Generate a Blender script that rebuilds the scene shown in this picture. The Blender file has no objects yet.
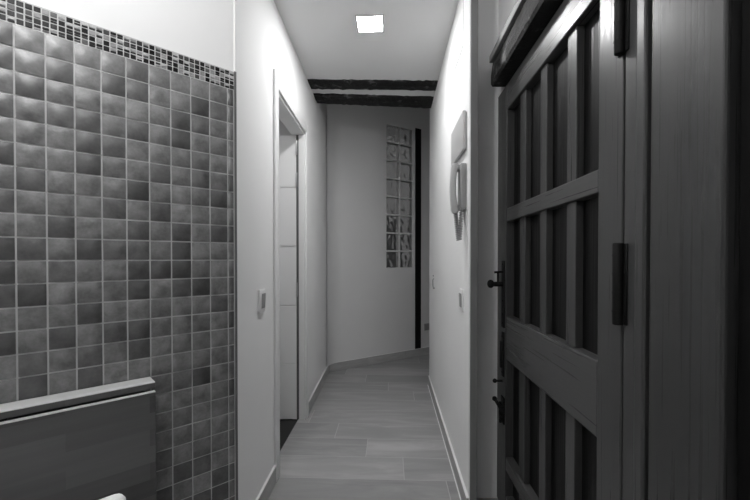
import bpy, bmesh, math, random
from mathutils import Matrix, Vector, noise
random.seed(7)
SC = bpy.context.scene
COL = SC.collection
PI = math.pi

# ------------------------------------------------------------------ camera
cam_d = bpy.data.cameras.new('camera')
cam = bpy.data.objects.new('camera', cam_d)
COL.objects.link(cam)
cam_d.sensor_width = 36.0
cam_d.lens = 380.0 / 750.0 * 36.0
cam_d.shift_y = 12.8 / 750.0
cam_d.clip_start = 0.02
cam.location = (0, 0, 1.15)
cam.rotation_euler = (math.radians(90 - 0.65), 0, math.radians(2.26))
SC.camera = cam

# ------------------------------------------------------------------ light and exposure
wd = bpy.data.worlds.new('world')
SC.world = wd
wd.use_nodes = True
wd.node_tree.nodes['Background'].inputs[0].default_value = (0.5, 0.5, 0.5, 1)
wd.node_tree.nodes['Background'].inputs[1].default_value = 0.25
SC.view_settings.view_transform = 'Standard'
SC.view_settings.look = 'None'
SC.view_settings.gamma = 1.0
SC.view_settings.use_curve_mapping = False
SC.view_settings.exposure = 0.0
CORRIDOR_LAMP = 182.0      # emission strength of the corridor ceiling lamp
ENTRY_LAMP = 92.0        # the same for the lamp over the entry
BATH_FILL = 45.0          # the same for the unseen fill light added in the small room on the left
CORRIDOR_LAMP_AT = (-0.112, 2.145)
ENTRY_LAMP_AT = (-0.60, 0.42)

# ------------------------------------------------------------------ materials
def g(v): return (v, v, v, 1)

def new_mat(name, col=0.8, rough=0.6, spec=0.5, metal=0.0):
    m = bpy.data.materials.new(name)
    m.use_nodes = True
    b = m.node_tree.nodes['Principled BSDF']
    b.inputs['Base Color'].default_value = g(col)
    b.inputs['Roughness'].default_value = rough
    b.inputs['Specular IOR Level'].default_value = spec
    b.inputs['Metallic'].default_value = metal
    return m

class NT:
    def __init__(self, m):
        self.t = m.node_tree
        self.b = self.t.nodes['Principled BSDF']
    def n(self, kind, **kw):
        x = self.t.nodes.new(kind)
        for k, v in kw.items(): setattr(x, k, v)
        return x
    def l(self, a, b): self.t.links.new(a, b)
    def coords(self, scale=(1, 1, 1), which='Object', loc=(0, 0, 0)):
        tc = self.n('ShaderNodeTexCoord'); mp = self.n('ShaderNodeMapping')
        mp.inputs['Scale'].default_value = scale
        mp.inputs['Location'].default_value = loc
        self.l(tc.outputs[which], mp.inputs[0])
        return mp.outputs[0]
    def noise(self, vec, scale, detail=4, rough=0.5, dist=0.0):
        x = self.n('ShaderNodeTexNoise')
        x.inputs['Scale'].default_value = scale; x.inputs['Detail'].default_value = detail
        x.inputs['Roughness'].default_value = rough; x.inputs['Distortion'].default_value = dist
        self.l(vec, x.inputs['Vector'])
        return x.outputs['Fac']
    def ramp(self, fac, stops):
        r = self.n('ShaderNodeValToRGB')
        e = r.color_ramp.elements
        while len(e) < len(stops): e.new(0.5)
        for el, (p, v) in zip(e, stops):
            el.position = p; el.color = g(v)
        self.l(fac, r.inputs[0])
        return r.outputs[0]
    def math(self, op, a, b=None, c=None):
        x = self.n('ShaderNodeMath', operation=op)
        for i, v in enumerate((a, b, c)):
            if v is None: continue
            if isinstance(v, (int, float)): x.inputs[i].default_value = v
            else: self.l(v, x.inputs[i])
        return x.outputs[0]
    def bump(self, h, strength=0.3, dist=0.01):
        x = self.n('ShaderNodeBump')
        x.inputs['Strength'].default_value = strength; x.inputs['Distance'].default_value = dist
        self.l(h, x.inputs['Height']); self.l(x.outputs[0], self.b.inputs['Normal'])

def plaster(name, col):
    m = new_mat(name, col, 0.75, 0.25); t = NT(m)
    v = t.coords()
    t.l(t.ramp(t.noise(v, 2.5, 3), [(0.3, col * 0.97), (0.7, col)]), t.b.inputs['Base Color'])
    t.bump(t.noise(v, 160, 3), 0.06, 0.002)
    return m

def wood(name, lo, hi, axis='Z', rough=0.32, grain=1.0, spec=0.5, bump=0.25):
    m = new_mat(name, hi, rough, spec); t = NT(m)
    sc = {'X': (1.2, 22, 22), 'Y': (22, 1.2, 22), 'Z': (22, 22, 1.2)}[axis]
    v = t.coords(tuple(s * grain for s in sc))
    a = t.noise(v, 1.0, 6, 0.6, 0.6)
    sc2 = {'X': (2, 140, 140), 'Y': (140, 2, 140), 'Z': (140, 140, 2)}[axis]
    b = t.noise(t.coords(sc2), 1.0, 3)
    mix = t.math('ADD', t.math('MULTIPLY', a, 0.7), t.math('MULTIPLY', b, 0.3))
    t.l(t.ramp(mix, [(0.32, lo), (0.66, hi)]), t.b.inputs['Base Color'])
    t.l(t.ramp(b, [(0.3, rough * 0.8), (0.7, rough * 1.25)]), t.b.inputs['Roughness'])
    t.bump(mix, bump, 0.004)
    return m

M = {}
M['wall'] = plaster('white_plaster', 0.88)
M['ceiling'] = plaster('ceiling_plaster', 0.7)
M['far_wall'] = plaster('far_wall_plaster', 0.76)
M['return'] = plaster('return_plaster', 0.85)
M['lacquer'] = new_mat('white_lacquer', 0.84, 0.35)
M['plastic'] = new_mat('white_plastic', 0.52, 0.4)
M['plastic_grey'] = new_mat('grey_plastic', 0.3, 0.4)
M['iron'] = new_mat('black_iron', 0.006, 0.6, 0.25)
M['black'] = new_mat('black_paint', 0.008, 0.55, 0.2)
M['steel'] = new_mat('brushed_steel', 0.45, 0.35, metal=1.0)
M['grout'] = new_mat('light_grout', 0.54, 0.8, 0.2)
M['profile'] = new_mat('grey_edge_profile', 0.12, 0.5)
M['dark_gap'] = new_mat('dark_gap', 0.01, 0.8, 0.1)
M['trimgrey'] = new_mat('grey_edge_trim', 0.2, 0.5)
M['bathfloor'] = new_mat('dark_slate_floor', 0.012, 0.6)
M['door_wood'] = wood('dark_door_wood', 0.046, 0.056, 'Z', 0.32, bump=0.03)
M['door_wood_h'] = wood('dark_door_wood_across', 0.062, 0.075, 'Y', 0.31, bump=0.03)
M['panel_shade_wood'] = wood('shade_toned_panel_wood', 0.003, 0.008, 'Z', 0.45, spec=0.2)  # shadow of the recesses between the bars is put into this colour
M['post_wood'] = wood('dark_post_wood', 0.030, 0.050, 'Z', 0.3, 0.7, bump=0.08)
M['black_wood'] = wood('near_black_wood', 0.003, 0.006, 'Z', 0.6, spec=0.1)  # near-black fill behind and beyond the wide board

def rustic(name, axis):
    m = new_mat(name, 0.03, 0.6, 0.22); t = NT(m)
    sc = {'X': (1.6, 16, 16), 'Y': (16, 1.6, 16)}[axis]
    a = t.noise(t.coords(sc), 1.0, 7, 0.62, 1.2)
    b = t.noise(t.coords((9, 9, 9)), 1.0, 5, 0.7)
    c = t.ramp(a, [(0.34, 0.003), (0.58, 0.016), (0.70, 0.05)])
    d = t.ramp(b, [(0.57, 0.0), (0.66, 0.20)])
    mx = t.n('ShaderNodeMixRGB', blend_type='ADD'); mx.inputs[0].default_value = 0.6
    t.l(c, mx.inputs[1]); t.l(d, mx.inputs[2]); t.l(mx.outputs[0], t.b.inputs['Base Color'])
    t.bump(t.math('ADD', a, t.noise(t.coords((40, 40, 40)), 1.0, 5, 0.7)), 0.9, 0.008)
    return m
M['beam'] = rustic('old_beam_wood', 'X')
M['lintel'] = rustic('old_lintel_wood', 'Y')

def make_floor_mat():
    m = new_mat('plank_tile_floor', 0.3, 0.42, 0.5); t = NT(m)
    tc = t.n('ShaderNodeTexCoord'); sp = t.n('ShaderNodeSeparateXYZ')
    t.l(tc.outputs['Object'], sp.inputs[0])
    x, y = sp.outputs[0], sp.outputs[1]
    P = 0.2215
    r = t.math('DIVIDE', t.math('SUBTRACT', y, 1.965 - 20 * P), P)
    row = t.math('FLOOR', r); fy = t.math('FRACT', r)
    u = t.math('DIVIDE', t.math('ADD', t.math('SUBTRACT', x, 0.075), t.math('MULTIPLY', t.math('SUBTRACT', row, 20.0), 0.215)), 1.2)
    u = t.math('ADD', u, 40.0)
    colm = t.math('FLOOR', u); fx = t.math('FRACT', u)
    gx = t.math('LESS_THAN', t.math('MINIMUM', fx, t.math('SUBTRACT', 1.0, fx)), 0.0018)
    gy = t.math('LESS_THAN', t.math('MINIMUM', fy, t.math('SUBTRACT', 1.0, fy)), 0.0075)
    grout = t.math('MAXIMUM', gx, gy)
    idv = t.n('ShaderNodeCombineXYZ'); t.l(row, idv.inputs[0]); t.l(colm, idv.inputs[1])
    wn = t.n('ShaderNodeTexWhiteNoise', noise_dimensions='3D'); t.l(idv.outputs[0], wn.inputs['Vector'])
    off = t.n('ShaderNodeVectorMath', operation='MULTIPLY_ADD')
    t.l(wn.outputs['Color'], off.inputs[0]); off.inputs[1].default_value = (9, 9, 9)
    mp = t.n('ShaderNodeMapping'); mp.inputs['Scale'].default_value = (1.6, 9, 1)
    t.l(tc.outputs['Object'], mp.inputs[0]); t.l(mp.outputs[0], off.inputs[2])
    st = t.noise(off.outputs[0], 1.0, 5, 0.6, 0.8)
    base = t.ramp(st, [(0.3, 0.30), (0.52, 0.36), (0.72, 0.46)])
    pv = t.math('MULTIPLY_ADD', wn.outputs['Value'], 0.30, 0.85)
    mul = t.n('ShaderNodeMixRGB', blend_type='MULTIPLY'); mul.inputs[0].default_value = 1
    t.l(base, mul.inputs[1]); t.l(pv, mul.inputs[2])
    mx = t.n('ShaderNodeMixRGB'); t.l(grout, mx.inputs[0]); t.l(mul.outputs[0], mx.inputs[1])
    mx.inputs[2].default_value = g(0.5)
    t.l(mx.outputs[0], t.b.inputs['Base Color'])
    t.l(t.ramp(st, [(0.3, 0.36), (0.7, 0.5)]), t.b.inputs['Roughness'])
    t.bump(t.math('SUBTRACT', st, grout), 0.12, 0.003)
    return m
M['floor'] = make_floor_mat()

def make_base_mat():
    m = new_mat('grey_tile_skirting', 0.33, 0.45); t = NT(m)
    st = t.noise(t.coords((6, 6, 40)), 1.0, 4)
    t.l(t.ramp(st, [(0.3, 0.37), (0.7, 0.46)]), t.b.inputs['Base Color'])
    return m
M['skirting'] = make_base_mat()

def make_tile_mat(name, mottle, rough, contrast, spec):
    m = new_mat(name, 0.2, rough, spec); t = NT(m)
    at = t.n('ShaderNodeAttribute', attribute_name='tile_tone')
    v = t.coords()
    n1 = t.noise(v, mottle, 3, 0.5, 0.3)
    n2 = t.noise(v, mottle * 5, 5, 0.65)
    a = t.math('MULTIPLY_ADD', t.math('SUBTRACT', n1, 0.5), contrast, 1.0)
    b = t.math('MULTIPLY_ADD', t.math('SUBTRACT', n2, 0.5), contrast * 0.55, 0.0)
    c = t.math('MAXIMUM', t.math('MULTIPLY', at.outputs['Fac'], t.math('ADD', a, b)), 0.008)
    t.l(c, t.b.inputs['Base Color'])
    return m
M['tile'] = make_tile_mat('glazed_wall_tile', 22, 0.44, 1.9, 1.0)
M['mosaic'] = make_tile_mat('glass_mosaic', 120, 0.4, 1.0, 0.15)

def make_butcher():
    m = new_mat('finger_jointed_board', 0.1, 0.4); t = NT(m)
    v = t.coords((1, 1, 1))
    br = t.n('ShaderNodeTexBrick'); br.offset = 0.4
    br.inputs['Scale'].default_value = 1.0
    br.inputs['Mortar Size'].default_value = 0.0
    br.inputs['Brick Width'].default_value = 0.34
    br.inputs['Row Height'].default_value = 0.052
    br.inputs['Color1'].default_value = g(0.0); br.inputs['Color2'].default_value = g(1.0)
    sp = t.n('ShaderNodeSeparateXYZ'); cb = t.n('ShaderNodeCombineXYZ')
    t.l(v, sp.inputs[0]); t.l(sp.outputs[0], cb.inputs[0]); t.l(sp.outputs[2], cb.inputs[1])
    t.l(cb.outputs[0], br.inputs['Vector'])
    gr = t.noise(t.coords((2, 30, 60)), 1.0, 4, 0.6)
    mix = t.math('ADD', t.math('MULTIPLY', br.outputs['Color'], 0.65), t.math('MULTIPLY', gr, 0.35))
    t.l(t.ramp(mix, [(0.1, 0.05), (0.9, 0.15)]), t.b.inputs['Base Color'])
    t.bump(gr, 0.1, 0.002)
    return m
M['board'] = make_butcher()
M['ledge'] = wood('toplit_ledge_wood', 0.7, 0.88, 'X', 0.4)  # brightness of light from above is painted into this pale tone

def make_glass_block():
    m = new_mat('wavy_glass_block', 0.75, 0.06); t = NT(m)
    t.b.inputs['Transmission Weight'].default_value = 0.9
    t.b.inputs['IOR'].default_value = 1.45
    return m
M['glass'] = make_glass_block()

def emit(name, s):
    m = bpy.data.materials.new(name); m.use_nodes = True
    nt = m.node_tree; nt.nodes.clear()
    e = nt.nodes.new('ShaderNodeEmission'); o = nt.nodes.new('ShaderNodeOutputMaterial')
    e.inputs[0].default_value = g(1); e.inputs[1].default_value = s
    nt.links.new(e.outputs[0], o.inputs[0])
    return m
M['lamp_corridor'] = emit('lamp_diffuser_corridor', CORRIDOR_LAMP)
M['lamp_entry'] = emit('lamp_diffuser_entry', ENTRY_LAMP)

# ------------------------------------------------------------------ geometry helpers
I4 = Matrix.Identity(4)

def bx(bm, x0, x1, y0, y1, z0, z1, mat=I4, bevel=0.0, seg=2):
    """axis-aligned box in the frame `mat`, optionally with rounded edges"""
    t = bmesh.new()
    r = bmesh.ops.create_cube(t, size=1.0)
    for v in t.verts:
        v.co = Vector(((x0 + x1) / 2 + v.co.x * (x1 - x0), (y0 + y1) / 2 + v.co.y * (y1 - y0), (z0 + z1) / 2 + v.co.z * (z1 - z0)))
    if bevel > 0:
        bmesh.ops.bevel(t, geom=t.edges[:], offset=bevel, segments=seg, profile=0.5, affect='EDGES')
    join(bm, t, mat)

def join(bm, t, mat=I4):
    t.transform(mat)
    me = bpy.data.meshes.new('tmp'); t.to_mesh(me); t.free()
    bm.from_mesh(me); bpy.data.meshes.remove(me)

def cyl(bm, p, q, r, r2=None, seg=20, bevel=0.0):
    p = Vector(p); q = Vector(q); d = q - p
    t = bmesh.new()
    bmesh.ops.create_cone(t, cap_ends=True, segments=seg, radius1=r, radius2=r if r2 is None else r2, depth=d.length)
    if bevel > 0:
        ed = [e for e in t.edges if len(e.link_faces) == 2 and any(len(f.verts) > 4 for f in e.link_faces)]
        bmesh.ops.bevel(t, geom=ed, offset=bevel, segments=2, profile=0.5, affect='EDGES')
    join(bm, t, Matrix.Translation((p + q) / 2) @ d.to_track_quat('Z', 'Y').to_matrix().to_4x4())

def ball(bm, p, r, sc=(1, 1, 1)):
    t = bmesh.new()
    bmesh.ops.create_uvsphere(t, u_segments=18, v_segments=12, radius=r)
    join(bm, t, Matrix.Translation(p) @ Matrix.Diagonal((*sc, 1)))

def tube(bm, pts, r, seg=10):
    """a round tube along a polyline"""
    pts = [Vector(p) for p in pts]; rings = []
    up = Vector((0.13, 0.31, 0.94)).normalized()
    for i, p in enumerate(pts):
        d = (pts[min(i + 1, len(pts) - 1)] - pts[max(i - 1, 0)]).normalized()
        a = d.cross(up).normalized()
        if a.length < 0.1: a = d.orthogonal().normalized()
        b = d.cross(a).normalized()
        rr = r[i] if isinstance(r, (list, tuple)) else r
        rings.append([bm.verts.new(p + (a * math.cos(2 * PI * k / seg) + b * math.sin(2 * PI * k / seg)) * rr) for k in range(seg)])
    for A, B in zip(rings, rings[1:]):
        for k in range(seg): bm.faces.new((A[k], A[(k + 1) % seg], B[(k + 1) % seg], B[k]))
    bm.faces.new(rings[0]); bm.faces.new(rings[-1])

def sweep(bm, prof, mats):
    """loft the closed 2-D profile (list of Vector) through a list of per-station point lists"""
    rings = [[bm.verts.new(p) for p in st] for st in mats]
    n = len(rings[0])
    for A, B in zip(rings, rings[1:]):
        for k in range(n): bm.faces.new((A[k], A[(k + 1) % n], B[(k + 1) % n], B[k]))
    bm.faces.new(rings[0]); bm.faces.new(rings[-1])

FRAME = {}
def obj(name, bm, mat, parent=None, smooth=False, frame=None, recalc=True):
    """link bm (world coordinates) as one mesh object; the mesh is kept in the parent's frame"""
    W = FRAME[parent.name] if parent is not None else (frame or I4)
    bm.transform(W.inverted())
    if recalc: bmesh.ops.recalc_face_normals(bm, faces=bm.faces[:])
    me = bpy.data.meshes.new(name); bm.to_mesh(me); bm.free()
    o = bpy.data.objects.new(name, me); COL.objects.link(o)
    me.materials.append(mat)
    if smooth:
        for p in me.polygons: p.use_smooth = True
        a = me.attributes.get('sharp_edge')
        me.set_sharp_from_angle(angle=math.radians(40))
    if parent is not None: o.parent = parent
    else: o.matrix_world = W
    FRAME[o.name] = W
    return o

def tag(o, label=None, cat=None, group=None, kind=None):
    for k, v in (('label', label), ('category', cat), ('group', group), ('kind', kind)):
        if v: o[k] = v
    return o

def thing(name, frame, label, cat, group=None, kind=None):
    o = bpy.data.objects.new(name, None); COL.objects.link(o)
    o.empty_display_size = 0.1
    o.matrix_world = frame
    FRAME[o.name] = frame
    return tag(o, label, cat, group, kind)

def loc(x, y, z): return Matrix.Translation((x, y, z))
def basis(o, ex, ey): 
    ex = Vector(ex).normalized(); ey = Vector(ey).normalized(); ez = ex.cross(ey)
    m = Matrix((ex, ey, ez)).transposed().to_4x4(); m.translation = Vector(o)
    return m
def NB(): return bmesh.new()
def one(name, mat, parent, *boxes, mat4=I4, bevel=0.0, seg=2, smooth=False, frame=None):
    b = NB()
    for q in boxes: bx(b, *q, mat=mat4, bevel=bevel, seg=seg)
    return obj(name, b, mat, parent, smooth=smooth, frame=frame)

# frames of the oblique surfaces: x along the wall, y out of the wall into the room, z up
CORNER = Vector((-0.587, 1.428, 0))
TS = Vector((-0.710, -0.704, 0)).normalized()
TN = Vector((0.704, -0.710, 0)).normalized()
MT = basis(CORNER - TN * 0.005, TS, TN)                                  # tiled wall, x runs from the corner towards the camera
LU = Vector((-0.0159, 0.99987, 0)).normalized()
ML = basis(CORNER, LU, (-LU.y, LU.x, 0))                    # left corridor wall, y points INTO the wall
FO = Vector((-0.617, 3.816, 0))
FU = Vector((0.812, 0.584, 0)).normalized()
MF = basis(FO, FU, (-FU.y, FU.x, 0))                        # far wall, y points INTO the wall

CEIL = 2.47
HIGH = 3.02

# ------------------------------------------------------------------ the setting
def struct(name, label, mat, *boxes, mat4=I4, bevel=0.0, smooth=False, cat=None, parent=None):
    b = NB()
    for q in boxes: bx(b, *q, mat=mat4, bevel=bevel)
    o = obj(name, b, mat, parent, smooth=smooth)
    if parent is None: tag(o, label, cat, kind='structure')
    return o

struct('floor', 'grey wood-look plank tile floor of the hallway', M['floor'], (-3, 3, -1.6, 6.2, -0.06, 0), cat='floor')
def beam_line(x): return 3.185 + 0.11 * (x + 0.66) / 1.06      # the low ceiling ends over the second beam
b = NB()
sweep(b, None, [[Vector((x, y, z)) for x, y in ((-3, -1.6), (1.6, -1.6), (1.6, beam_line(1.6)), (-0.66, beam_line(-0.66)), (-3, beam_line(-0.66)))] for z in (CEIL, CEIL + 0.1)])
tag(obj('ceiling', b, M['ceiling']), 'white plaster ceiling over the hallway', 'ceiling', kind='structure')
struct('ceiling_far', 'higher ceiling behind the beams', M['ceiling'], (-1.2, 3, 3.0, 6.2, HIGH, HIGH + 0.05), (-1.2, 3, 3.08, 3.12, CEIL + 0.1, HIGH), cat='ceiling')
# left corridor wall with the doorway (x along the corridor from the corner)
OU0, OU1, OTOP = 0.555, 1.260, 2.038
struct('wall_left', 'white plaster wall along the left of the hallway', M['wall'],
       (0.0, OU0, 0, 0.075, 0, CEIL), (OU1, 2.395, 0, 0.075, 0, HIGH), (OU0, OU1, 0, 0.075, OTOP, CEIL),
       (1.90, 2.395, 0, 0.075, CEIL, HIGH), mat4=ML, cat='wall')
def fillet(r):
    u = -LU; v = FU; half = math.acos(max(-1, min(1, u.dot(v)))) / 2
    d = r / math.tan(half); bis = (u + v).normalized()
    c = FO + bis * (r / math.sin(half))
    p0 = FO + u * d; p1 = FO + v * d
    a0 = math.atan2(*(p0 - c).yx); a1 = math.atan2(*(p1 - c).yx)
    da = (a1 - a0 + PI) % (2 * PI) - PI
    return [c + Vector((math.cos(a0 + da * i / 10), math.sin(a0 + da * i / 10), 0)) * r for i in range(11)] + [FO - bis * 0.03]
b = NB(); fp = fillet(0.26)
sweep(b, None, [[p + Vector((0, 0, z)) for p in fp] for z in (0.083, HIGH)])
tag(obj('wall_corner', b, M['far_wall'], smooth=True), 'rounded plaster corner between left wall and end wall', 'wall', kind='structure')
# tiled entry wall: plaster base behind the tiling
struct('wall_entry', 'white plaster wall above the tiling on the left', M['wall'],
       (0.0, 2.3, -0.075, 0, 0, CEIL), mat4=MT, cat='wall')
# far wall with the hole for the glass blocks
WS0, WS1, WZ0, WZ1 = 0.698, 1.100, 1.030, 2.660
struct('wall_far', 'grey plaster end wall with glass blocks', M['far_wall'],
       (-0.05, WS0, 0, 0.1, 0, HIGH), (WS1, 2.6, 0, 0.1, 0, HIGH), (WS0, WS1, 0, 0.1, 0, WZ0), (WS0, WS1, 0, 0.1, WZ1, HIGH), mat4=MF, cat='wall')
# right corridor wall; its far end is a rounded corner
b = NB()
prof = [(0.350, 1.690), (0.357, 3.44)] + [(0.417 - 0.06 * math.cos(a), 3.46 + 0.06 * math.sin(a)) for a in [i * PI / 16 for i in range(1, 9)]] + [(3.0, 3.52), (3.0, 3.40), (0.9, 3.40), (0.9, 1.838), (0.384, 1.838), (0.384, 1.690)]
sweep(b, None, [[Vector((x, y, z)) for x, y in prof] for z in (0.0, HIGH)])
tag(obj('wall_right', b, M['wall'], smooth=True), 'white plaster wall along the right of the hallway', 'wall', kind='structure')
struct('wall_right_return', 'short grey wall between hallway and wooden door', M['return'], (0.388, 0.56, 1.832, 1.90, 0, CEIL), cat='wall')
struct('trim_1', 'narrow grey edging at the end of the right hallway wall', M['trimgrey'], (0.354, 0.3835, 1.684, 1.690, 0, CEIL), cat='trim')
# entry right wall around and above the wooden door
struct('wall_right_entry', 'white plaster wall above the wooden door', M['wall'],
       (0.512, 0.62, -1.3, 1.832, 2.02, CEIL), (0.512, 0.62, -1.3, 0.28, 0, 2.02), cat='wall')
struct('wall_back', 'white plaster wall behind the viewer', M['wall'], (-2.4, 0.62, -1.36, -1.3, 0, CEIL), (-2.4, -2.3, -1.3, -0.1, 0, CEIL), cat='wall')
struct('wall_passage', 'white plaster wall closing the side passage', M['far_wall'], (2.2, 2.3, 3.4, 6.0, 0, HIGH), cat='wall')
# small room behind the left door
struct('wall_bathroom', 'white walls of the small room behind the left door', M['wall'],
       (-2.0, -1.95, 1.7, 3.4, 0, CEIL), (-2.0, -0.70, 3.35, 3.4, 0, CEIL), (-2.0, -0.70, 1.62, 1.67, 0, CEIL), cat='wall')
struct('floor_bathroom', 'dark floor of the small room behind the left door', M['bathfloor'], (-1.95, -0.655, 1.67, 3.35, 0.0, 0.004), cat='floor')

# skirtings
def skirting(name, label, mat4, *boxes):
    b = NB()
    for q in boxes: bx(b, *q, mat=mat4, bevel=0.002, seg=1)
    o = obj(name, b, M['skirting']); tag(o, label, 'skirting', kind='structure')
    b = NB()
    for (a, c, d, e, z0, z1) in boxes:
        bx(b, a, c, d, e, SK, SK + 0.003, mat=mat4)
        if d >= 0: bx(b, a, c, e - 0.001, e + 0.005, 0, 0.004, mat=mat4)
    obj('sealant', b, M['wall'], o)['label'] = 'white sealant line'
    return o
SK = 0.085
skirting('baseboard_left', 'grey tile skirting along the left wall', ML, (0.004, OU0 - 0.065, -0.011, 0, 0, SK), (OU1 + 0.065, 1.85, -0.011, 0, 0, SK), (1.852, 2.385, -0.011, 0, 0, SK))
skirting('baseboard_far', 'grey tile skirting along the end wall', MF, (0.0, 0.45, -0.011, 0, 0, SK), (0.4515, 0.97, -0.011, 0, 0, SK), (0.9715, 1.9, -0.011, 0, 0, SK))
RW = basis((0.350, 1.690, 0), (0.004, 1, 0), (-1, 0.004, 0))
skirting('baseboard_right', 'grey tile skirting along the right wall', RW, (0.0, 0.60, 0, 0.011, 0, SK), (0.6015, 1.2, 0, 0.011, 0, SK), (1.2015, 1.765, 0, 0.011, 0, SK))

# ------------------------------------------------------------------ tiling on the entry wall
TP = 0.0644
S_OFF = 0.0308
Z_TOP = 1.788
tiling = thing('trim_2', MT, 'small square grey tiles with a mosaic border covering the left wall', 'tiling', kind='structure')
def tile_field():
    bm = NB(); lay = bm.loops.layers.float_color.new('tile_tone')
    N = 6
    def add(s0, s1, z0, z1, tone):
        s0 += 0.0021; s1 -= 0.0021; z0 += 0.0021; z1 -= 0.0021
        grid = []
        tilt = random.uniform(-0.0006, 0.0006); tilt2 = random.uniform(-0.0006, 0.0006)
        for j in range(N + 1):
            row = []
            for i in range(N + 1):
                x = -1 + 2 * i / N; z = -1 + 2 * j / N
                h = 0.0052 + 0.0046 * (1 - abs(x) ** 2.1) * (1 - abs(z) ** 2.1) + tilt * x + tilt2 * z
                row.append(bm.verts.new((s0 + (s1 - s0) * i / N, h, z0 + (z1 - z0) * j / N)))
            grid.append(row)
        # skirt down to the grout
        edge = [grid[0][i] for i in range(N + 1)] + [grid[j][N] for j in range(1, N + 1)] + [grid[N][i] for i in range(N - 1, -1, -1)] + [grid[j][0] for j in range(N - 1, 0, -1)]
        low = [bm.verts.new((v.co.x, 0.001, v.co.z)) for v in edge]
        fs = []
        for j in range(N):
            for i in range(N): fs.append(bm.faces.new((grid[j][i], grid[j + 1][i], grid[j + 1][i + 1], grid[j][i + 1])))
        for k in range(len(edge)):
            k2 = (k + 1) % len(edge)
            fs.append(bm.faces.new((edge[k], edge[k2], low[k2], low[k])))
        for f in fs:
            for lp in f.loops: lp[lay] = (tone, tone, tone, 1)
    nz = int(Z_TOP / TP)
    cols = [(0.007, S_OFF)] + [(S_OFF + TP * k, S_OFF + TP * (k + 1)) for k in range(16)]
    for (s0, s1) in cols:
        for j in range(nz):
            tone = random.choice([0.21, 0.19, 0.18, 0.20, 0.22, 0.07, 0.085, 0.12, 0.18, 0.10])
            add(s0, s1, Z_TOP - TP * (j + 1), Z_TOP - TP * j, tone * random.uniform(0.80, 0.94))
    bm.transform(MT)
    return obj('tile_field', bm, M['tile'], tiling, smooth=True)
tile_field()
def mosaic():
    bm = NB(); lay = bm.loops.layers.float_color.new('tile_tone')
    p, q = 0.0177, 0.0167
    for k in range(int(1.06 / p)):
        for j in range(4):
            s0 = 0.006 + p * k; z0 = Z_TOP + 0.0015 + q * j
            tone = random.choice([0.01, 0.012, 0.02, 0.02, 0.04, 0.07, 0.13, 0.3])
            parts = [(0, 1, tone)] if random.random() < 0.45 else [(0, 0.42, tone), (0.50, 1, random.choice([0.015, 0.03, 0.3, 0.5]))]
            for a, c, tn in parts:
                n0 = len(bm.faces)
                h = random.uniform(0.004, 0.0062)
                bx(bm, s0, s0 + p - 0.0032, 0.001, h, z0 + (q - 0.003) * a, z0 + (q - 0.003) * c, bevel=0.0008, seg=1)
                bm.faces.ensure_lookup_table()
                for f in bm.faces[n0:]:
                    for lp in f.loops: lp[lay] = (tn, tn, tn, 1)
    bm.transform(MT)
    return obj('mosaic_border', bm, M['mosaic'], tiling)
mosaic()
one('grout_bed', M['grout'], tiling, (0.004, 1.075, 0.0002, 0.0036, 0.0, Z_TOP + 0.069), mat4=MT)
one('edge_profile', M['profile'], tiling, (-0.004, 0.0045, -0.002, 0.0078, 0.0, Z_TOP + 0.071), mat4=MT, bevel=0.002)

# ------------------------------------------------------------------ left interior door
d1 = thing('door_1', ML @ loc(OU1, 0.03, 0), 'white interior door standing open into a small room on the left', 'door', kind='structure')
b = NB()
cz = 0.065
bx(b, OU0 - cz, OU0, -0.014, 0, 0, OTOP + 0.078, mat=ML, bevel=0.004)
bx(b, OU1, OU1 + cz, -0.014, 0, 0, OTOP + 0.078, mat=ML, bevel=0.004)
bx(b, OU0 - 0.002, OU1 + 0.002, -0.0135, 0, OTOP, OTOP + 0.0775, mat=ML, bevel=0.004)
obj('architrave', b, M['lacquer'], d1, smooth=True)
b = NB()
for a, c in ((OU0, OU0 + 0.014), (OU1 - 0.014, OU1)):
    bx(b, a, c, 0, 0.09, 0, OTOP, mat=ML, bevel=0.002)
bx(b, OU0 + 0.014, OU1 - 0.014, 0, 0.09, OTOP - 0.014, OTOP, mat=ML, bevel=0.002)
obj('door_lining', b, M['lacquer'], d1)
one('gap_shade_strip', M['profile'], d1, (OU1 - 0.018, OU1 - 0.0142, 0.040, 0.056, 0.004, OTOP - 0.016), mat4=ML)['label'] = 'dark strip painted in for the shade beside the leaf'  # thin dark strip added for the shadow in the gap at the jamb
# leaf, opened a little past square, hinged on the far jamb
HX = ML @ Vector((OU1 - 0.024, 0.056, 0))
th = math.radians(-6)
LM = basis((HX.x, HX.y, 0), (-math.cos(th), math.sin(th), 0), (-math.sin(th), -math.cos(th), 0))
b = NB()
zs = [0.008, 0.405, 0.815, 1.235, 1.650, 2.016]
for z0, z1 in zip(zs, zs[1:]):
    bx(b, 0.0, 0.60, -0.035, 0.0, z0 + 0.003, z1 - 0.003, mat=LM, bevel=0.0015, seg=1)
bx(b, 0.001, 0.599, -0.031, -0.005, 0.009, 2.015, mat=LM)
obj('door_leaf', b, M['lacquer'], d1)
for z in (0.93, 1.705, 1.93):
    b = NB()
    cyl(b, LM @ Vector((-0.004, 0.003, z - 0.05)), LM @ Vector((-0.004, 0.003, z + 0.05)), 0.005, bevel=0.001)
    bx(b, -0.004, 0.001, -0.030, 0.0015, z - 0.048, z + 0.048, mat=LM)
    h = obj('hinge', b, M['steel'], d1, smooth=True)
    if z == 0.93: h['label'] = 'steel hinge'

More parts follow.
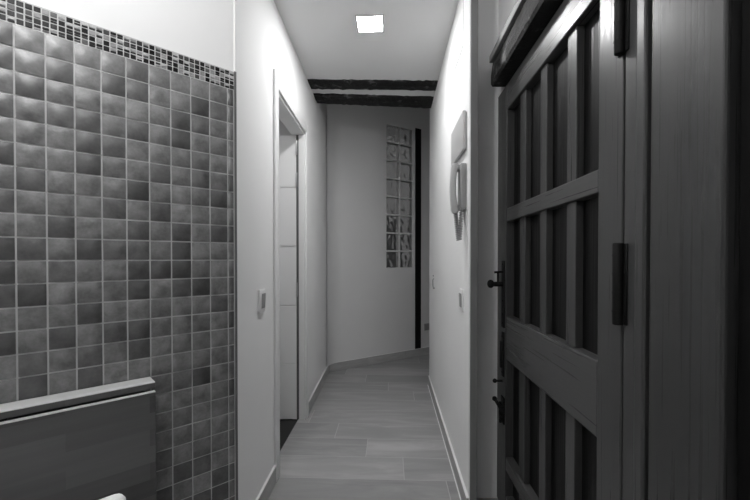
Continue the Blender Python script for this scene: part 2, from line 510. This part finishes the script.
# ------------------------------------------------------------------ glass block window, black strip
win = thing('window_1', MF @ loc((WS0 + WS1) / 2, 0.05, WZ0), 'narrow glass block window two blocks wide in the end wall', 'window', kind='structure')
b = NB()
pw = (WS1 - WS0) / 2; ph = (WZ1 - WZ0) / 8
for k in range(3): bx(b, WS0 + pw * k - 0.008 + (0.008 if k == 0 else -0.008 if k == 2 else 0), WS0 + pw * k + 0.008 + (0.008 if k == 0 else -0.008 if k == 2 else 0), 0.004, 0.09, WZ0, WZ1, mat=MF)
for k in range(9):
    dz = 0.008 if k == 0 else -0.008 if k == 8 else 0
    bx(b, WS0 + 0.001, WS1 - 0.001, 0.0035, 0.09, WZ0 + ph * k - 0.008 + dz, WZ0 + ph * k + 0.008 + dz, mat=MF)
obj('mortar_grid', b, M['far_wall'], win)
for i in range(2):
    for j in range(8):
        c = MF @ Vector((WS0 + pw * (i + 0.5), 0.05, WZ0 + ph * (j + 0.5)))
        b = NB()
        x0 = WS0 + pw * i + 0.008; z0 = WZ0 + ph * j + 0.008
        x1 = WS0 + pw * (i + 1) - 0.008; z1 = WZ0 + ph * (j + 1) - 0.008
        NG = 24; faces = []
        for yy, sg in ((0.016, 1), (0.084, -1)):
            rows = []
            for q in range(NG + 1):
                row = []
                for k in range(NG + 1):
                    a, c2 = k / NG, q / NG
                    w = min(1.0, 6 * min(a, 1 - a, c2, 1 - c2))
                    p = Vector((a * 3.4 + 7.1 * i, c2 * 2.2 + 3.7 * j, sg))
                    d = (noise.noise(p * 1.3) * 0.7 + math.sin(9 * a + 5 * noise.noise(p)) * 0.5) * 0.0075 * w
                    row.append(b.verts.new(MF @ Vector((x0 + (x1 - x0) * a, yy + d, z0 + (z1 - z0) * c2))))
                rows.append(row)
            for q in range(NG):
                for k in range(NG): b.faces.new((rows[q][k], rows[q][k + 1], rows[q + 1][k + 1], rows[q + 1][k]))
            faces.append([rows[0][k] for k in range(NG)] + [rows[q][NG] for q in range(NG)] + [rows[NG][k] for k in range(NG, 0, -1)] + [rows[q][0] for q in range(NG, 0, -1)])
        A, B = faces
        for k in range(len(A)): b.faces.new((A[k], A[(k + 1) % len(A)], B[(k + 1) % len(A)], B[k]))
        obj('glass_block', b, M['glass'], win, smooth=True)
struct('glass_backdrop', 'unseen dark panels added behind the glass blocks for refraction contrast', M['black'], (0.62, 0.98, 0.55, 0.60, 0, 2.0), (0.98, 1.6, 0.9, 0.95, 0, 1.7), mat4=MF, cat='wall')  # hidden panels added so the wavy glass bends dark against bright
tag(one('black_post', M['black'], None, (1.120, 1.204, -0.012, -0.001, 0.088, 2.672), mat4=MF, bevel=0.002), 'tall narrow black strip standing to the right of the glass blocks', 'post')
so = thing('wall_socket', MF @ loc(1.30, 0, 0.33), 'small grey socket low on the wall right of the black strip', 'socket')
one('plate', M['plastic_grey'], so, (1.262, 1.342, -0.010, 0, 0.29, 0.37), mat4=MF, bevel=0.003)
one('insert', M['plastic_grey'], so, (1.277, 1.327, -0.013, -0.010, 0.305, 0.355), mat4=MF, bevel=0.002)

# ------------------------------------------------------------------ ceiling beams
def rough_beam(name, y0, y1, skew, zb, label, seed, wide=0.0):
    rnd = random.Random(seed)
    bm = NB(); st = []
    n = 40; x0, x1 = -0.66, 0.40
    for i in range(n + 1):
        f = i / n; x = x0 + (x1 - x0) * f; sk = skew * f
        j = lambda a: rnd.uniform(-a, a)
        ya = y0 + sk + j(0.006); yb = y1 + sk + wide * f + j(0.006); z = zb + j(0.002)
        c = 0.015
        st.append([Vector((x, ya, CEIL + 0.11)), Vector((x, ya, z + c + j(0.004))), Vector((x, ya + c, z)), Vector((x, (ya + yb) / 2, z - 0.004 + j(0.004))),
                   Vector((x, yb - c, z)), Vector((x, yb, z + c + j(0.004))), Vector((x, yb, CEIL + 0.11))])
    sweep(bm, None, st)
    o = obj(name, bm, M['beam'], None, smooth=False, frame=loc(-0.1 * seed, (y0 + y1) / 2, CEIL))
    return tag(o, label, 'beam', 'dark beams across the hallway ceiling')
rough_beam('ceiling_beam', 2.775, 2.955, 0.07, CEIL - 0.006, 'rough dark timber ceiling beam nearer the ceiling lamp', 3)
rough_beam('ceiling_beam', 3.015, 3.215, 0.11, CEIL - 0.008, 'rough dark timber ceiling beam nearer the end wall', 5, 0.05)

# ------------------------------------------------------------------ ceiling lamps
def lamp(x, y, mat, label):
    t = thing('ceiling_light', loc(x, y, CEIL), label, 'lamp', 'square ceiling lamps')
    h = 0.067
    one('lamp_diffuser', mat, t, (x - h, x + h, y - h, y + h, CEIL - 0.006, CEIL - 0.003))
    b = NB(); w = 0.010
    for q in ((x - h - w, x - h, y - h - w, y + h + w), (x + h, x + h + w, y - h - w, y + h + w), (x - h, x + h, y - h - w, y - h), (x - h, x + h, y + h, y + h + w)):
        bx(b, *q, CEIL - 0.007, CEIL, bevel=0.002, seg=1)
    obj('lamp_frame', b, M['plastic'], t)
M['fill_bathroom'] = emit('fill_diffuser_bathroom', BATH_FILL)
lamp(-1.35, 2.25, M['fill_bathroom'], 'unseen square fill light added in the small room behind the left door')  # added out of view to brighten the open leaf and the room
lamp(*CORRIDOR_LAMP_AT, M['lamp_corridor'], 'square lit ceiling lamp glowing white above the hallway')
gx, gy = ENTRY_LAMP_AT
gl = thing('globe_light', loc(gx, gy, CEIL), 'white glass globe lamp hanging from the ceiling of the tiled entry', 'lamp')
b = NB(); cyl(b, (gx, gy, CEIL - 0.03), (gx, gy, CEIL), 0.05, bevel=0.004); cyl(b, (gx, gy, CEIL - 0.14), (gx, gy, CEIL - 0.02), 0.012); obj('base', b, M['plastic'], gl, smooth=True)
b = NB(); ball(b, (gx, gy, CEIL - 0.20), 0.08); obj('globe', b, M['lamp_entry'], gl, smooth=True)

# ------------------------------------------------------------------ rustic wooden door in the right wall
DX = 0.51
d2 = thing('door_2', loc(DX, 0.857, 0), 'dark wooden door with cross rails and recessed bars on the right', 'door', kind='structure')
YF, YN = 1.826, 0.857           # lock edge (far), hinge edge (near)
DT, DB = 1.912, 0.012
SF0, SN1 = 1.692, 0.955         # inner edges of the stiles
one('lock_stile', M['door_wood'], d2, (DX, DX + 0.05, SF0, YF, DB, DT), bevel=0.003)
one('hinge_stile', M['door_wood'], d2, (DX, DX + 0.05, YN, SN1, DB, DT), bevel=0.003)
rails = [(1.802, DT), (1.312, 1.370), (0.706, 0.897), (0.214, 0.273), (DB, 0.10)]
for z0, z1 in rails:
    one('rail', M['door_wood_h'], d2, (DX + 0.001, DX + 0.05, SN1 + 0.0005, SF0 - 0.0005, z0, z1), bevel=0.004)
bars = [(1.553, 1.490), (1.347, 1.293), (1.147, 1.091)]
zr = sorted([r for r in rails], key=lambda r: r[0])
for (a0, a1), (c0, c1) in zip(zr, zr[1:]):
    for y1, y0 in bars:
        one('bar', M['door_wood'], d2, (DX + 0.012, DX + 0.034, y0, y1, a1, c0), bevel=0.002)
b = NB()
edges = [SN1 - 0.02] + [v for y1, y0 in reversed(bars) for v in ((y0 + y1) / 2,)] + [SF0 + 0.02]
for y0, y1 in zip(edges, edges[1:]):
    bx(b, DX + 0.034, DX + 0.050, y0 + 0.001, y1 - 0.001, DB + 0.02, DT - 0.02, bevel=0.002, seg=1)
obj('back_panel', b, M['panel_shade_wood'], d2)

def strap_hinge(zc):
    b = NB()
    cyl(b, (DX - 0.010, 0.854, zc - 0.09), (DX - 0.010, 0.854, zc + 0.09), 0.011, bevel=0.003)
    for k in range(4): cyl(b, (DX - 0.010, 0.854, zc - 0.062 + k * 0.041), (DX - 0.010, 0.854, zc - 0.058 + k * 0.041), 0.0118)
    bx(b, DX - 0.004, DX, 0.835, 0.874, zc - 0.088, zc + 0.088, bevel=0.001, seg=1)
    for dz in (-0.07, -0.025, 0.025, 0.07):
        for y in (0.840, 0.869): ball(b, (DX - 0.004, y, zc + dz), 0.003, (0.6, 1, 1))
    h = obj('hinge', b, M['iron'], d2, smooth=True); h['label'] = 'black iron barrel hinge'
for zc in (1.685, 1.094, 0.42): strap_hinge(zc)

# iron latch with a T handle and two smaller bolts on the lock stile
b = NB()
bx(b, DX - 0.005, DX, 1.705, 1.745, 0.84, 1.14, bevel=0.002, seg=1)
for z in (0.86, 0.90, 0.96, 1.09, 1.125): ball(b, (DX - 0.005, 1.725, z), 0.005, (0.7, 1, 1))
cyl(b, (DX, 1.725, 1.035), (DX - 0.052, 1.725, 1.035), 0.011, bevel=0.002)
ball(b, (DX - 0.058, 1.725, 1.036), 0.019, (0.8, 1, 1))
cyl(b, (DX - 0.026, 1.725, 1.04), (DX - 0.026, 1.725, 1.088), 0.0045)
cyl(b, (DX - 0.042, 1.725, 1.088), (DX - 0.005, 1.725, 1.090), 0.005, bevel=0.001)
o = obj('latch', b, M['iron'], d2, smooth=True); o['label'] = 'black iron latch with T handle'
b = NB()
bx(b, DX - 0.006, DX, 1.712, 1.738, 0.62, 0.82, bevel=0.002, seg=1)
for z in (0.64, 0.70, 0.76, 0.80): ball(b, (DX - 0.006, 1.725, z), 0.006, (0.7, 1, 1))
bx(b, DX - 0.016, DX - 0.004, 1.718, 1.732, 0.66, 0.78, bevel=0.002, seg=1)
cyl(b, (DX, 1.74, 0.595), (DX - 0.030, 1.74, 0.595), 0.005)
ball(b, (DX - 0.034, 1.74, 0.595), 0.010)
o = obj('bolt', b, M['iron'], d2, smooth=True); o['label'] = 'black iron slide bolt'
b = NB()
bx(b, DX - 0.006, DX, 1.70, 1.745, 0.41, 0.53, bevel=0.002, seg=1)
cyl(b, (DX - 0.036, 1.735, 0.515), (DX - 0.006, 1.70, 0.462), 0.007, bevel=0.001)
ball(b, (DX - 0.036, 1.735, 0.515), 0.011)
cyl(b, (DX - 0.014, 1.728, 0.505), (DX - 0.012, 1.728, 0.41), 0.006, bevel=0.001)
ball(b, (DX - 0.012, 1.71, 0.44), 0.010)
ball(b, (DX - 0.010, 1.715, 0.487), 0.010)
o = obj('bolt', b, M['iron'], d2, smooth=True); o['label'] = 'black iron bolt with lever'

# frame beside the hinges: jamb, moulding, wide board, dark post
tf = thing('door_frame', loc(DX, 0.7, 0), 'dark wooden door frame with a wide board beside the hinges', 'door frame', kind='structure')
one('jamb', M['door_wood'], tf, (DX, DX + 0.07, 0.807, 0.851, 0, 1.985), bevel=0.003)
one('moulding', M['door_wood'], tf, (DX - 0.006, DX + 0.06, 0.776, 0.8065, 0, 1.985), bevel=0.005)
one('wide_board', M['post_wood'], tf, (DX - 0.002, DX + 0.05, 0.599, 0.7675, 0, 1.985), bevel=0.006, seg=3)
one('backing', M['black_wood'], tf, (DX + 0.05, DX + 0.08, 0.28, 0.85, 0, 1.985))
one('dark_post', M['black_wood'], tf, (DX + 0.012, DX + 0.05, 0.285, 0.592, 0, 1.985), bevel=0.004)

# lintel beam over the door
lt = thing('lintel_beam', loc(0.46, 1.0, 1.92), 'rough old timber lintel over the dark wooden door', 'beam')
rnd = random.Random(11); bm = NB(); st = []
n = 30
for i in range(n + 1):
    y = 1.745 - (1.745 - 0.3) * i / n
    j = lambda a: rnd.uniform(-a, a)
    st.append([Vector((0.60, y, 2.034)), Vector((0.464 + j(0.002), y, 2.034)), Vector((0.461 + j(0.003), y, 2.015 + j(0.003))), Vector((0.457 + j(0.003), y, 1.985 + j(0.003))),
               Vector((0.455 + j(0.001), y, 1.976 + j(0.002))), Vector((0.455 + j(0.001), y, 1.936 + j(0.001))), Vector((0.462, y, 1.925)), Vector((0.60, y, 1.922))])
sweep(bm, None, st)
obj('timber', bm, M['lintel'], lt)
o = one('capping_strip', M['trimgrey'], lt, (0.449, 0.512, 0.3, 1.752, 2.034, 2.066), bevel=0.003); o['label'] = 'grey plastered strip along the top edge'

# ------------------------------------------------------------------ things on the right wall
WX = 0.352
fb = thing('fuse_box', loc(WX, 1.92, 1.73), 'flat white fuse box cover high on the right wall above the intercom', 'fuse box')
one('cover', M['plastic'], fb, (WX - 0.021, WX - 0.006, 1.752, 2.085, 1.650, 1.826), bevel=0.004, smooth=True)
one('back_box', M['plastic'], fb, (WX - 0.006, WX, 1.757, 2.080, 1.655, 1.821))
ic = thing('intercom', loc(WX, 1.79, 1.48), 'white wall intercom with handset hanging below the fuse box cover', 'intercom')
IY0, IY1 = 1.752, 1.835
one('base', M['plastic_grey'], ic, (WX - 0.030, WX, IY0 + 0.003, IY1, 1.375, 1.588), bevel=0.007, seg=3, smooth=True)
b = NB(); st = []
for i in range(17):
    f = i / 16; z = 1.362 + (1.592 - 1.362) * f
    bow = math.sin(f * PI)
    xc = WX - 0.047 - 0.012 * bow
    hx = 0.014 + 0.006 * (abs(2 * f - 1) ** 3)
    hy = 0.021
    yc = (IY0 + IY1) / 2 + 0.002
    e = 1.0 if 0 < i < 16 else 0.7
    ring = []
    for k in range(16):
        a = 2 * PI * k / 16
        ca, sa = math.cos(a), math.sin(a)
        ring.append(Vector((xc + e * hx * math.copysign(abs(ca) ** 0.6, ca), yc + e * hy * math.copysign(abs(sa) ** 0.6, sa), z)))
    st.append(ring)
sweep(b, None, st)
obj('handset', b, M['plastic'], ic, smooth=True)
b = NB()
b.free()
for z in (1.385, 1.572): one('cradle', M['plastic_grey'], ic, (WX - 0.042, WX - 0.028, 1.776, 1.814, z - 0.012, z + 0.012), bevel=0.003)
b = NB(); pts = []
for i in range(260):
    f = i / 259
    a = f * 2 * PI * 26
    if f < 0.52: z = 1.365 - 0.13 * (f / 0.52); yy = 1.800; xx = WX - 0.045 + 0.014 * (f / 0.52)
    else: z = 1.235 + 0.145 * ((f - 0.52) / 0.48); yy = 1.778; xx = WX - 0.031 + 0.012 * ((f - 0.52) / 0.48)
    pts.append((xx + 0.008 * math.cos(a), yy + 0.008 * math.sin(a), z))
tube(b, pts, 0.0038, 6)
obj('coiled_cord', b, M['plastic_grey'], ic, smooth=True)

def switch(name, fr, label):
    """fr: x along the wall, y out of the wall, z up; centre of the plate at the origin"""
    t = thing(name, fr, label, 'switch', 'white wall switches')
    one('plate', M['lacquer'], t, (-0.040, 0.040, 0, 0.011, -0.052, 0.052), mat4=fr, bevel=0.003, smooth=True)
    o = one('rocker', M['plastic_grey'], t, (-0.024, 0.024, 0.011, 0.015, -0.034, 0.034), mat4=fr @ Matrix.Rotation(math.radians(3), 4, 'X'), bevel=0.002, smooth=True)
switch('light_switch', basis((WX, 1.848, 0.95), (0, -1, 0), (-1, 0, 0)), 'white light switch on the right wall below the intercom')
switch('light_switch', basis(ML @ Vector((0.29, 0, 0.957)), LU, (LU.y, -LU.x, 0)), 'white light switch on the left wall before the doorway')

b = NB()
tube(b, [(0.3515, 1.850, CEIL - 0.04), (0.3512, 1.851, 2.30), (0.3512, 1.851, 2.18), (0.3512, 1.875, 2.168), (0.3512, 1.98, 2.170), (0.3512, 2.09, 2.173)], 0.0022, 6)
tag(obj('thin_wire', b, M['profile'], None, frame=loc(0.351, 1.85, 2.2)), 'thin grey wire running up the right wall above the fuse box', 'wire')
b = NB()
tube(b, [(0.357, 3.10, 0.985), (0.352, 3.10, 0.985), (0.347, 3.095, 0.975), (0.345, 3.07, 0.93), (0.344, 3.03, 0.912), (0.349, 3.00, 0.918)], 0.004, 8)
ball(b, (0.353, 3.11, 1.01), 0.006)
tag(obj('wall_hook', b, M['plastic_grey'], None, smooth=True, frame=loc(0.355, 3.08, 0.95)), 'tiny dark hook at the far end of the right wall', 'hook')

# ------------------------------------------------------------------ drop-leaf wall table
wt = thing('drop_leaf_table', MT @ loc(0.65, 0, 0.72), 'wooden wall table with its leaf folded down against the tiles', 'table')
T0, T1 = 0.292, 1.06
one('ledge', M['ledge'], wt, (T0, T1, 0.009, 0.080, 0.757, 0.7605), mat4=MT, bevel=0.001)['label'] = 'top of the ledge, coloured pale as lit from above'
one('ledge_edge', M['board'], wt, (T0, T1, 0.009, 0.0795, 0.740, 0.757), mat4=MT, bevel=0.001)
one('wall_rail', M['board'], wt, (T0 + 0.02, T1, 0.009, 0.034, 0.66, 0.740), mat4=MT, bevel=0.002)
leaf = one('leaf', M['board'], wt, (T0 + 0.001, T1, 0.072, 0.090, 0.19, 0.7295), mat4=MT, bevel=0.0015)
one('lit_edge_strip', M['ledge'], leaf, (T0 + 0.001, T1, 0.072, 0.090, 0.7295, 0.7325), mat4=MT, bevel=0.001)['label'] = 'upper edge of the leaf, its catch of light painted pale'  # pale strip painting the light caught by the leaf's top edge
for s in (0.66, 0.95):
    b = NB()
    cyl(b, MT @ Vector((s - 0.03, 0.066, 0.735)), MT @ Vector((s + 0.03, 0.066, 0.735)), 0.004)
    bx(b, s - 0.03, s + 0.03, 0.04, 0.066, 0.7375, 0.740, mat=MT)
    bx(b, s - 0.03, s + 0.03, 0.0695, 0.0715, 0.69, 0.735, mat=MT)
    obj('hinge', b, M['iron'], wt)

# ------------------------------------------------------------------ white chair; only the tip of its back shows
cp = 0.787; cs0 = 0.482
MC = MT @ loc(cs0, cp, 0)
ch = thing('white_chair', MC, 'white chair whose rounded backrest tip shows before the folded table', 'chair')
one('seat', M['lacquer'], ch, (0.0, 0.40, -0.40, -0.02, 0.425, 0.45), mat4=MC, bevel=0.01, smooth=True)
for x, y, top in ((0.02, -0.02, 0.74), (0.38, -0.02, 0.74), (0.03, -0.37, 0.425), (0.37, -0.37, 0.425)):
    b = NB(); cyl(b, MC @ Vector((x, y, 0)), MC @ Vector((x, y, top)), 0.014, 0.016)
    obj('leg', b, M['lacquer'], ch, smooth=True)
b = NB()
bx(b, 0.0, 0.40, -0.034, -0.006, 0.70, 0.803, mat=MC, bevel=0.0135, seg=4)
obj('backrest', b, M['lacquer'], ch, smooth=True)
